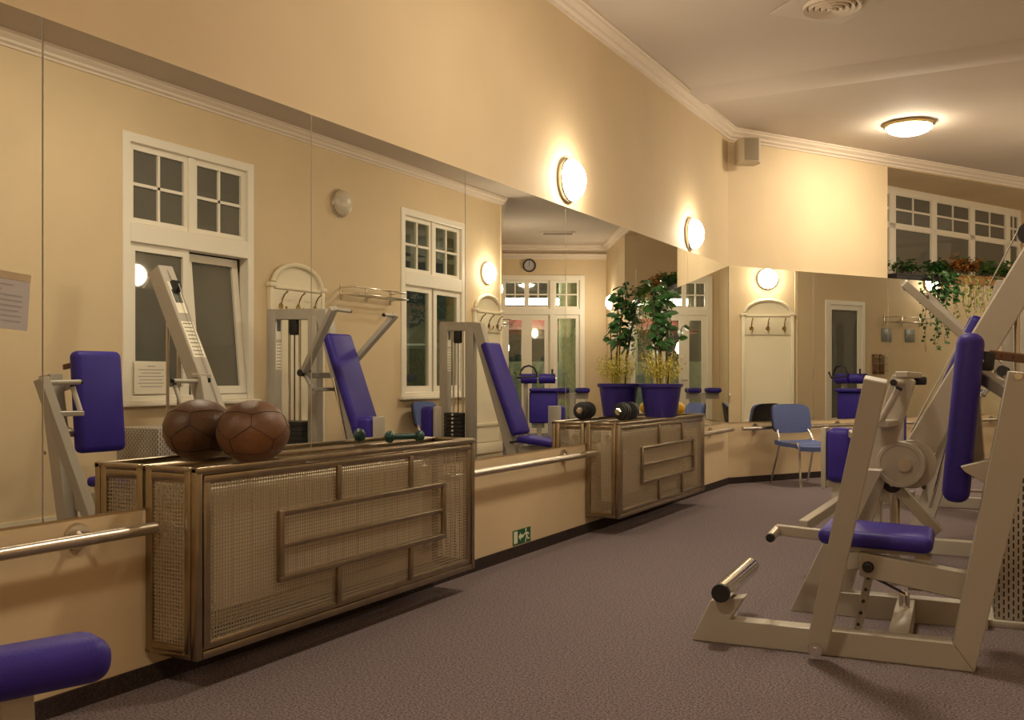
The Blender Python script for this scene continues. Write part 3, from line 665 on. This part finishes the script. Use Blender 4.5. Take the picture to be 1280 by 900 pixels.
vine(o, 17, [-.25, -.15, -.05, .02, .1, .18, .25], .55, 'leaf3', .05, 1, .12)
o = trough(-.12, 4.75, .60, 'planter of bright green leaves on the ledge beside the machine mast', 'terracotta', .13); bush(o, 18, .56, .24, 34, 'leaf2', .07, .12); vine(o, 19, [-.26, -.2, -.1, 0, .08, .2], .35, 'leaf2', .055, 2)
vine(o, 20, [-.2, .0, .15], .7, 'leaf3', .045, 1, .12, 'pale_vine')
o = trough(-.12, 5.5, .7, 'planter of green ivy on the ledge right of the machine mast', 'black', .12); bush(o, 21, .6, .24, 30, 'leaf2', .07); vine(o, 22, [-.26, -.1, 0, .2], .9, 'leaf2', .06, 1)

# ================================================================== MACHINES
def ngrip(p, q, r, o, name='hand_grip', mt='frame', cap=True):
    p, q = V(p), V(q); m = MB(); m.cyl(p, q, r, n=16); g = m.build(name, mt, o)
    if cap:
        d = (q-p).normalized(); m = MB(); m.cyl(q-d*.001, q+d*.012, r*1.02, r*.9, n=16); m.build('end_cap', 'black', g)
    return g
def plate_text(o, c, ex, ey, ez, w_, h_, rows, back='label', name='label_plate', thick=True):
    c, ex, ey, ez = V(c), V(ex), V(ey), V(ez); m = MB(); m.prism([(-w_/2, -h_/2), (w_/2, -h_/2), (w_/2, h_/2), (-w_/2, h_/2)], 0, .002, c, ex, ey, ez); p = m.build(name, back, o)
    m = MB(); r = random.Random(int(w_*1e5)+rows)
    for k in range(rows):
        y = h_/2-(k+.6)*h_/(rows+.3); a = -w_*.4; hh = h_/(rows+.3)*(.55 if thick else .22)
        while a < w_*.36:
            b = min(w_*.4, a+r.uniform(.06, .2)*w_); m.prism([(a, y-hh/2), (b, y-hh/2), (b, y+hh/2), (a, y+hh/2)], .002, .0026, c, ex, ey, ez); a = b+.03*w_
    m.build('lettering', 'ink', p); return p
def chest_press():
    o = root('chest_press_machine', (1.538, 3.92, 0), math.radians(3.7), 'large grey chest press machine with indigo pad and seat at the right', 'exercise machine')
    # near base rail with its fin, upright mitred on
    m = MB(); m.prism([(-.004, 0), (.078, .175), (.217, .198), (.157, .1), (.993, .1), (1.068, 0)], 0, .085, bev=.003); m.build('base_rail', 'frame', o)
    m = MB(); m.prism([(.994, .1), (1.069, 0), (1.31, 1.11), (1.18, 1.125)], 0, .085, bev=.003); up = m.build('upright', 'frame', o)
    for x, z in ((1.213, 1.105), (1.24, .62)):
        m = MB(); m.cyl((x, 0, z), (x, -.008, z), .014, n=12); m.cyl((x, -.008, z), (x, -.014, z), .007, n=6); m.build('bolt', 'chrome', up)
    m = MB(); m.prism([(1.02, .765), (1.135, .80), (1.11, .70), (1.035, .745)], .02, .075, bev=.003); m.build('pad_bracket', 'frame', o)
    # seat, its beam, height strip, knob and gas strut
    m = MB(); m.prism([(.655, .405), (1.06, .355), (1.035, .25), (.655, .312)], .07, .13, bev=.004); m.build('seat_beam', 'frame', o)
    m = MB(); m.box((.71, .25, .452), (.43, .36, .066), Matrix.Rotation(math.radians(2), 3, 'Y'), .03, 4); m.build('seat', 'blue', o)
    m = MB(); m.b2((.53, .12, .398), (.90, .38, .418), .004); m.bar((.64, .15, .40), (.655, .15, .33), .05, .10); m.prism([(.86, .40), (.92, .40), (.885, .26), (.83, .26)], .13, .20); m.build('seat_carrier', 'frame', o)
    m = MB(); m.bar((.70, .11, .36), (.645, .10, .085), .03, .05, (0, 1, 0)); sp_ = m.build('height_strip', 'frame_dark', o); lab(sp_, 'grey brown strip with a row of holes')
    m = MB()
    for k in range(5):
        u = .2+.17*k; c = V(.70, .11, .36).lerp(V(.645, .10, .085), u); m.cyl(c+V(0, -.03, 0), c+V(0, -.0255, 0), .007, n=10)
    m.build('hole', 'black', sp_)
    m = MB(); m.cyl((.69, .065, .352), (.69, .05, .352), .022, n=16); m.cyl((.69, .05, .352), (.69, .02, .352), .016, n=14); m.build('locking_knob', 'black', o)
    m = MB(); m.cyl((.70, .14, .30), (.80, .5, .17), .006, n=8); m.build('gas_strut', 'black', o)
    m = MB(); m.b2((.762, .08, .015), (.838, .69, .105), .004); cb = m.build('cross_bar', 'frame', o)
    m = MB(); m.cyl((.80, .53, .105), (.80, .53, .155), .022, n=16); m.ball((.80, .53, .155), .022, 12); m.build('stop_bolt', 'chrome', cb)
    # foot roller across the fin
    m = MB(); m.cyl((.135, -.06, .222), (.135, .55, .222), .039, n=28); ro = m.build('foot_roller', 'chrome', o)
    for a, b in ((-.06, -.075), (.55, .565)):
        m = MB(); m.cyl((.135, a, .222), (.135, b, .222), .0385, .037, n=28); m.build('end_cap', 'black', ro)
    m = MB(); m.bar((.50, .2, .445), (.31, .2, .455), .03, .045); fh = m.build('front_handle_bar', 'frame', o); ngrip((.315, .23, .455), (.315, .04, .445), .019, fh, 'front_handle', 'steel')
    # backrest
    R = Matrix.Rotation(math.radians(5), 3, 'Y')
    m = MB(); m.box((1.03, .235, .945), (.10, .34, .655), R, .042, 4); m.build('backrest', 'blue', o)
    m = MB(); m.box((1.095, .16, 1.165), (.09, .06, .075), R, .012); m.build('pad_clamp', 'black', o)
    m = MB(); m.cyl((1.09, .13, 1.165), (1.09, .118, 1.165), .012, n=12); m.build('bolt', 'chrome', o)
    m = MB(); m.bar((1.12, .15, 1.19), (1.27, .15, 1.168), .02, .035); sb = m.build('depth_scale', 'wood', o); lab(sb, 'brown adjusting strip with red marks')
    m = MB()
    for k in range(3): m.b2((1.16+k*.04, .138, 1.176-k*.006), (1.165+k*.04, .1395, 1.19-k*.006))
    m.build('scale_mark', 'red', sb)
    m = MB(); m.bar((1.09, .3, .70), (1.06, .3, 1.12), .07, .05, (1, 0, 0)); m.bar((1.08, .30, 1.12), (1.22, .06, 1.02), .05, .05); m.bar((1.10, .3, .73), (1.12, .05, .75), .05, .05); m.build('back_carrier', 'frame', o)
    # lever arms
    def arm(sg, pv, tp, gy, name, wx=.08):
        m = MB(); m.bar(pv, tp, .060, wx, (1, 0, 0), .004); a = m.build(name, 'frame', o)
        pv, tp = V(pv), V(tp); d = tp-pv
        m = MB(); m.cyl(pv+V(0, .05*sg*-1, 0)*-1, pv+V(0, .05*sg, 0), .042, n=28); m.cyl(pv+V(0, .05*sg, 0), pv+V(0, .062*sg, 0), .026, n=20); m.cyl(pv+V(0, .062*sg, 0), pv+V(0, .072*sg, 0), .012, n=6); m.build('pivot', 'chrome', a)
        h = pv+d*.975; g = ngrip(h, V(h.x-.025, gy, h.z+.004), .0155, a, 'horizontal_grip')
        b = pv+d*.80; m = MB(); m.bar(b+V(0, 0, 0), V(b.x-.03, gy-.02*sg*-1, b.z), .075, .03); m.build('grip_bracket', 'frame', a)
        ngrip(V(b.x-.03, gy+.03*sg, b.z+.012), V(b.x+.045, gy+.03*sg, b.z+.155), .0155, a, 'vertical_grip')
        return a
    arm(-1, (.515, -.085, .055), (.748, -.33, 1.095), -.10, 'near_lever_arm')
    fa = arm(1, (.490, .80, .06), (.785, .84, 1.10), .60, 'far_lever_arm', .105)
    m = MB(); m.bar((.775, .80, 1.115), (.83, .95, 1.11), .06, .028); m.build('cross_stub', 'frame', fa)
    m = MB(); m.box((.85, .955, 1.085), (.055, .05, .04), None, .008); m.build('rubber_stop', 'black', fa)
    # far rail, leg, cam discs, mast
    m = MB(); m.prism([(.29, 0), (.60, .68), (.70, .68), (.445, .11), (1.13, .11), (1.13, 0)], .69, .77, bev=.003); m.build('far_rail', 'frame', o)
    m = MB(); m.lathe([(0, 0), (.085, 0), (.088, -.006), (.103, -.006), (.106, 0), (.106, .05), (0, .05)], 40, (.77, .79, .70), (0, 1, 0)); m.build('cam_disc', 'frame', o)
    m = MB(); m.lathe([(0, 0), (.105, 0), (.112, .004), (.112, .05), (.105, .054), (0, .054)], 40, (.81, .87, .695), (0, 1, 0)); m.build('cam_disc', 'frame', o)
    m = MB(); m.cyl((.79, .76, .70), (.79, 1.06, .70), .03, n=16); m.build('axle', 'steel', o)
    a0, a1 = V(.80, 1.06, .68), V(1.475, 1.06, 1.90); dm_ = (a1-a0).normalized(); fn = V(-dm_.z, 0, dm_.x)
    m = MB(); m.bar(a0, a1, .13, .135, fn, .006); ms = m.build('mast', 'frame', o)
    front = lambda u, k=0: a0+(a1-a0)*u+fn*(.0675+k)
    plate_text(ms, front(.80), V(0, 1, 0), dm_, fn, .085, .27, 1, 'label', 'name_plate')
    plate_text(ms, front(.545), V(0, -1, 0), dm_, fn, .105, .30, 9, 'label', 'instruction_plate', False)
    pc = front(.86, .012)
    m = MB(); m.cyl(pc+V(0, -.02, 0), pc+V(0, .02, 0), .05, n=28); m.build('pulley', 'black', ms)
    m = MB(); m.tube([pc+fn*.048, a0+(a1-a0)*.10+fn*.073], .0045, 8); m.tube([pc+dm_*.05, front(.97)], .0045, 8); m.build('cable', 'frame_dark', o)
    m = MB(); m.bar((.73, .92, .60), (.93, .92, .38), .05, .07, (0, 1, 0)); lk = m.build('link_bar', 'frame', o)
    m = MB(); m.cyl((.73, .88, .60), (.73, .96, .60), .042, n=20); m.build('rubber_roller', 'black', lk); m = MB(); m.cyl((.73, .875, .60), (.73, .868, .60), .012, n=8); m.build('bolt', 'chrome', lk)
    m = MB(); m.cyl((.74, .92, .55), (.74, .92, .12), .022, n=14); m.build('damper', 'steel', o)
    # weight stack behind a slotted guard
    m = MB(); m.b2((1.155, .79, .03), (1.62, 1.16, .74), .006); m.build('stack_guard', 'slots', o)
    m = MB(); m.b2((1.12, .76, 0), (1.70, 1.2, .03), .004); m.build('stack_base', 'frame', o)
    for x, zt in ((1.26, 1.50), (1.38, 1.72)):
        m = MB(); m.cyl((x, 1.05, .70), (x, 1.05, zt), .012, n=12); m.build('guide_rod', 'steel', o)
    return o
chest_press()

def stack_machine(Y, xl, xm, arms, label, name):
    o = root(name, (2.13 if arms else 2.0, Y, 0), 0, label, 'exercise machine')
    m = MB(); m.prism([(-.50, 0), (-.40, .16), (-.33, .16), (-.30, .09), (xl+.06, .09), (xl+.06, 0)], -.045, .045, bev=.003); m.build('base_rail', 'frame', o)
    m = MB(); m.b2((xl-.25, -.32, 0), (xl-.16, .32, .07), .004); m.build('cross_foot', 'frame', o)
    m = MB(); m.b2((xl-.05, -.045, .09), (xl+.05, .045, 1.69), .004); po = m.build('stack_post', 'frame', o)
    plate_text(po, (xl-.05, 0, 1.55), V(0, -1, 0), V(0, 0, 1), V(-1, 0, 0), .06, .22, 1, 'label', 'name_plate')
    plate_text(po, (xl-.05, 0, 1.29), V(0, -1, 0), V(0, 0, 1), V(-1, 0, 0), .07, .24, 8, 'label', 'instruction_plate', False)
    m = MB(); m.b2((xm-.05, -.045, .09), (xm+.05, .045, 1.64), .004); m.build('stack_post', 'frame', o)
    m = MB(); m.bar((xl+.05, 0, 1.665), (.50, 0, 1.65), .085, .095); m.build('top_beam', 'frame', o)
    m = MB(); m.prism([(.46, 1.69), (.58, 1.69), (.06, .05), (-.06, .05)], -.045, .045, bev=.003); m.build('back_post', 'frame', o)
    m = MB(); m.box(((xl+xm)/2, 0, 1.55), (.09, .07, .15), None, .02); m.build('pulley_housing', 'black', o)
    for x in (-.06, .06):
        m = MB(); m.cyl(((xl+xm)/2+x, 0, .72), ((xl+xm)/2+x, 0, 1.63), .011, n=10); m.build('guide_rod', 'chrome', o)
    m = MB(); m.cyl(((xl+xm)/2, 0, .72), ((xl+xm)/2, 0, 1.5), .006, n=8); m.build('cable', 'black', o)
    hw = (xl-xm)/2-.055
    for k in range(14):
        z = .12+k*.043; m = MB(); m.b2(((xl+xm)/2-hw, -.12, z), ((xl+xm)/2+hw, .12, z+.040), .003, 1); m.build('weight_plate', 'iron', o)
    m = MB()
    for k in range(14): m.b2(((xl+xm)/2-hw-.001, -.012, .130+k*.043), ((xl+xm)/2-hw, .012, .150+k*.043)); m.b2(((xl+xm)/2-.012, -.121, .130+k*.043), ((xl+xm)/2+.012, -.12, .150+k*.043))
    m.build('number_strip', 'label', o)
    p0, p1 = V(-.035, 0, .50), V(.345, 0, 1.47); c = (p0+p1)/2; d, s, u = axes(p1-p0, (-1, 0, 0))
    m = MB(); m.box(c+V(.02, 0, 0), ((p1-p0).length, .33, .085), Matrix((d, s, u)).transposed(), .035, 4); m.build('backrest', 'blue', o)
    m = MB(); m.box((-.24, 0, .44), (.40, .34, .07), Matrix.Rotation(math.radians(-6), 3, 'Y'), .03, 4); m.build('seat', 'blue', o)
    m = MB(); m.prism([(-.42, .40), (.0, .38), (-.02, .28), (-.36, .34)], -.05, .05, bev=.003); m.b2((-.28, -.04, .09), (-.2, .04, .34), .003); m.build('seat_carrier', 'frame', o)
    m = MB(); m.cyl((.06, -.10, .42), (.06, .10, .42), .013, n=10); m.build('locking_pin', 'black', o)
    # leg block on its grey post
    for x, y, sd in (((-.36, -.52, -1),) if arms else ((-.30, .30, 1), (.75, -.60, -1))):
        m = MB(); m.box((x, y, .635), (.15, .15, .33), None, .045, 4); m.build('leg_pad', 'blue', o)
        m = MB()
        if sd < 0: q = x-.093; m.b2((q-.016, y-.05, .43), (q+.016, y+.08, .80), .010, 2); m.b2((q, y-.03, .44), (x, y+.03, .48), .003)
        else: q = y-.093; m.b2((x-.08, q-.016, .10), (x+.07, q+.016, .80), .012, 2)
        m.b2((x-.05, y-.03, .0), (x+.05, y+.03, .48), .004); m.bar((x, y, .06), (x, -.04 if y < 0 else .04, .06), .06, .06); m.build('pad_post', 'frame', o)
    if arms: m = MB(); m.bar((-.36, -.50, .36), (-.43, -1.25, .30), .05, .06); m.build('side_bar', 'frame', o)
    if arms:
        for sy, ye in ((-1, -.50), (1, .40)):
            m = MB(); m.bar((.50, .20*sy*1.35, 1.14), (-.01+.02*(sy+1), ye, 1.655), .045, .07, (0, 1, 0)); a = m.build('press_arm', 'frame', o)
            ngrip((-.005+.02*(sy+1), ye, 1.645), (-.02+.02*(sy+1), ye-sy*.19, 1.64), .016, a, 'press_grip')
            m = MB(); m.cyl((.50, .20*sy, 1.14), (.50, .32*sy, 1.14), .03, n=16); m.build('pivot', 'black', a)
        m = MB(); m.bar((.48, -.27, 1.12), (.48, .27, 1.12), .05, .05); m.bar((.40, -.27, 1.0), (.50, -.27, 1.15), .03, .03); m.bar((.40, -.27, 1.0), (.36, 0, 1.0), .03, .03); m.build('arm_axle', 'frame_dark', o)
        m = MB(); m.cyl((.30, -.12, 1.1), (.10, -.12, .3), .009, n=8); m.cyl((.25, -.15, .42), (.40, -.15, .42), .01, n=8); m.build('push_rod', 'chrome', o)
    return o
stack_machine(6.58, 1.07, .60, True, 'shoulder press machine with raised arms and tilted indigo backrest, seen in mirror', 'shoulder_press_machine')
stack_machine(9.0, .93, .60, False, 'weight stack machine with tilted indigo backrest, seen in mirror above the near handrail gap', 'leg_machine')
bpy.data.objects['leg_machine']['label'] = 'seated weight stack machine without arms, seen in the mirror between the radiator covers'

def curl_bench():
    o = root('curl_bench', ST(1.70, 3.78), RB, 'curl bench with twin indigo rollers and black handle, seen in the mirrors', 'exercise machine')
    # local x = t (roller axis), y = s
    m = MB(); m.b2((-.03, -.05, 0), (.05, .35, .07), .004); m.b2((-.30, -.06, 0), (.30, .0, .06), .004); m.b2((-.28, .33, 0), (.28, .39, .06), .004); m.build('base_frame', 'frame', o)
    m = MB(); m.bar((.17, .1, .05), (.17, .12, 1.02), .06, .06, (1, 0, 0)); m.build('post', 'frame', o)
    for x in (-.13, .13):
        m = MB(); m.cyl((x-.115, .06, 1.085), (x+.115, .06, 1.085), .07, n=24); m.build('roller_pad', 'blue', o, ang=60)
    m = MB(); m.cyl((-.27, .06, 1.085), (.27, .06, 1.085), .014, n=12); m.build('roller_axle', 'chrome', o)
    m = MB(); m.box((-.07, -.05, .68), (.40, .07, .45), None, .03, 3); m.build('front_pad', 'blue', o)
    m = MB(); m.box((-.07, -.06, .925), (.40, .14, .05), None, .022, 3); m.build('arm_rest', 'blue', o)
    m = MB(); m.b2((-.05, -.01, .06), (.02, .03, .9), .004); m.build('pad_post', 'frame', o)
    m = MB(); m.tube([(.26, .0, 1.13), (.24, .0, 1.2), (.20, .0, 1.25), (.13, .0, 1.27), (.06, .0, 1.24), (.02, .0, 1.16), (.02, .0, 1.12)], .014, 8); m.tube([(.34, 0, 1.18), (.30, 0, 1.10), (.0, 0, 1.12)], .014, 8); m.tube([(-.2, 0, 1.12), (-.2, 0, 1.22)], .014, 8); m.build('handle', 'black', o)
curl_bench()
o = root('back_extension_bench', ST(1.05, 5.3), RB, 'low bench with two small indigo pads before the doors, seen in mirror', 'exercise machine')
m = MB(); m.b2((-.04, -.5, 0), (.04, .5, .07), .004); m.b2((-.28, -.5, 0), (.28, -.43, .06), .004); m.b2((-.28, .43, 0), (.28, .5, .06), .004); m.bar((0, 0, .05), (0, .05, .84), .07, .08, (1, 0, 0)); m.b2((-.26, .02, .76), (.26, .10, .86), .004); m.build('frame', 'frame', o)
for x in (-.16, .16):
    m = MB(); m.box((x, .03, .90), (.22, .3, .08), None, .035, 4); m.build('hip_pad', 'blue', o)
# fragment of the bench by the camera, lower left corner
dv = V(-math.sin(AX)+1.075*math.cos(AX), math.cos(AX)+1.075*math.sin(AX), 0).normalized()
e = V(.760, 1.640, .41); o = root('leg_roller_bench', (e.x-dv.x*.45, e.y-dv.y*.45, 0), math.atan2(dv.y, dv.x), 'indigo padded bench end on a cream post, lower left corner', 'exercise machine')
m = MB(); m.box((.05, 0, .41), (.80, .16, .112), None, .05, 6); m.build('pad', 'blue', o)
m = MB(); m.bar((.235, 0, .36), (.25, 0, .03), .07, .075, (1, 0, 0)); m.b2((-.35, -.03, 0), (.30, .03, .05), .004); m.b2((-.2, -.25, 0), (-.12, .25, .05), .004); m.bar((-.16, 0, .36), (-.16, 0, .03), .06, .06, (1, 0, 0)); m.build('bench_frame', 'frame', o)

# ================================================================== OUTDOORS, seen through the mirrored glass
m = MB(); m.b2((7.2, 6, 0), (7.4, 16.8, 2.0)); o = m.build('garden_wall', 'garden', None, False); tag(o, 'pale green garden wall outside the second tall window', 'wall')
def parasol(loc, r, zt, mt, label):
    o = root('parasol', loc, 0, label, 'parasol'); m = MB(); m.cyl((0, 0, 0), (0, 0, zt), .025, n=10); m.build('pole', 'frame_dark', o)
    m = MB(); m.lathe([(.02, zt+.02), (r*.5, zt-.16), (r, zt-.40), (r*.98, zt-.43), (r*.48, zt-.19), (.02, zt-.02)], 8); m.build('canopy', mt, o, False)
    m = MB(); m.b2((-.25, -.25, 0), (.25, .25, .06), .01); m.build('foot', 'frame_dark', o)
parasol((5.4, 12.6, 0), .9, 2.0, 'pale', 'pale parasol outside the second tall window, seen in mirror')
q = ST(1.35, SD+2.2); parasol(q, 1.0, 2.5, 'red', 'red parasol outside the glazed doors, seen in mirror')
q = ST(.62, SD+1.1); m = MB(); m.lathe([(.24, 0), (.24, .1), (.20, .14), (.20, 3.3), (.26, 3.4)], 24); o = m.build('column', 'garden'); place(o, q); tag(o, 'pale rendered column outside the glazed doors, seen in mirror', 'column')
m = MB(); m.b2((-1.5, SD+5.2, 0), (5.5, SD+5.4, 1.5)); o = m.build('terrace_wall', 'garden', None, False); place(o, P0, RB); tag(o, 'pale terrace wall beyond the glazed doors, seen in mirror', 'wall')
def globe(loc, label, h=1.5):
    o = root('added_garden_lamp', loc, 0, label, 'lamp'); m = MB(); m.cyl((0, 0, 0), (0, 0, h), .03, n=10); m.build('post', 'frame_dark', o); m = MB(); m.ball((0, 0, h+.14), .15, 20); m.build('globe', 'added_glow', o)  # globes added to brighten the wall, column and terrace outdoors
m = MB(); m.b2((.45, SD+1.4, 2.62), (1.95, SD+1.5, 2.76), .01); o = m.build('reflection_band', 'added_glow'); place(o, P0, RB); tag(o, 'glowing box added for the white reflections in the door transoms, seen in mirror', 'lamp')  # glowing box added in place of lamps reflected in the transom glass
globe(ST(1.95, SD+2.0), 'added globe lamp lighting the terrace behind the left door leaf', 1.6); globe(ST(-.6, SD+1.8), 'added globe lamp lighting the terrace beyond the column', 1.7)
globe((6.0, 10.6, 0), 'added globe lamp lighting the garden outside the second tall window', 1.1)
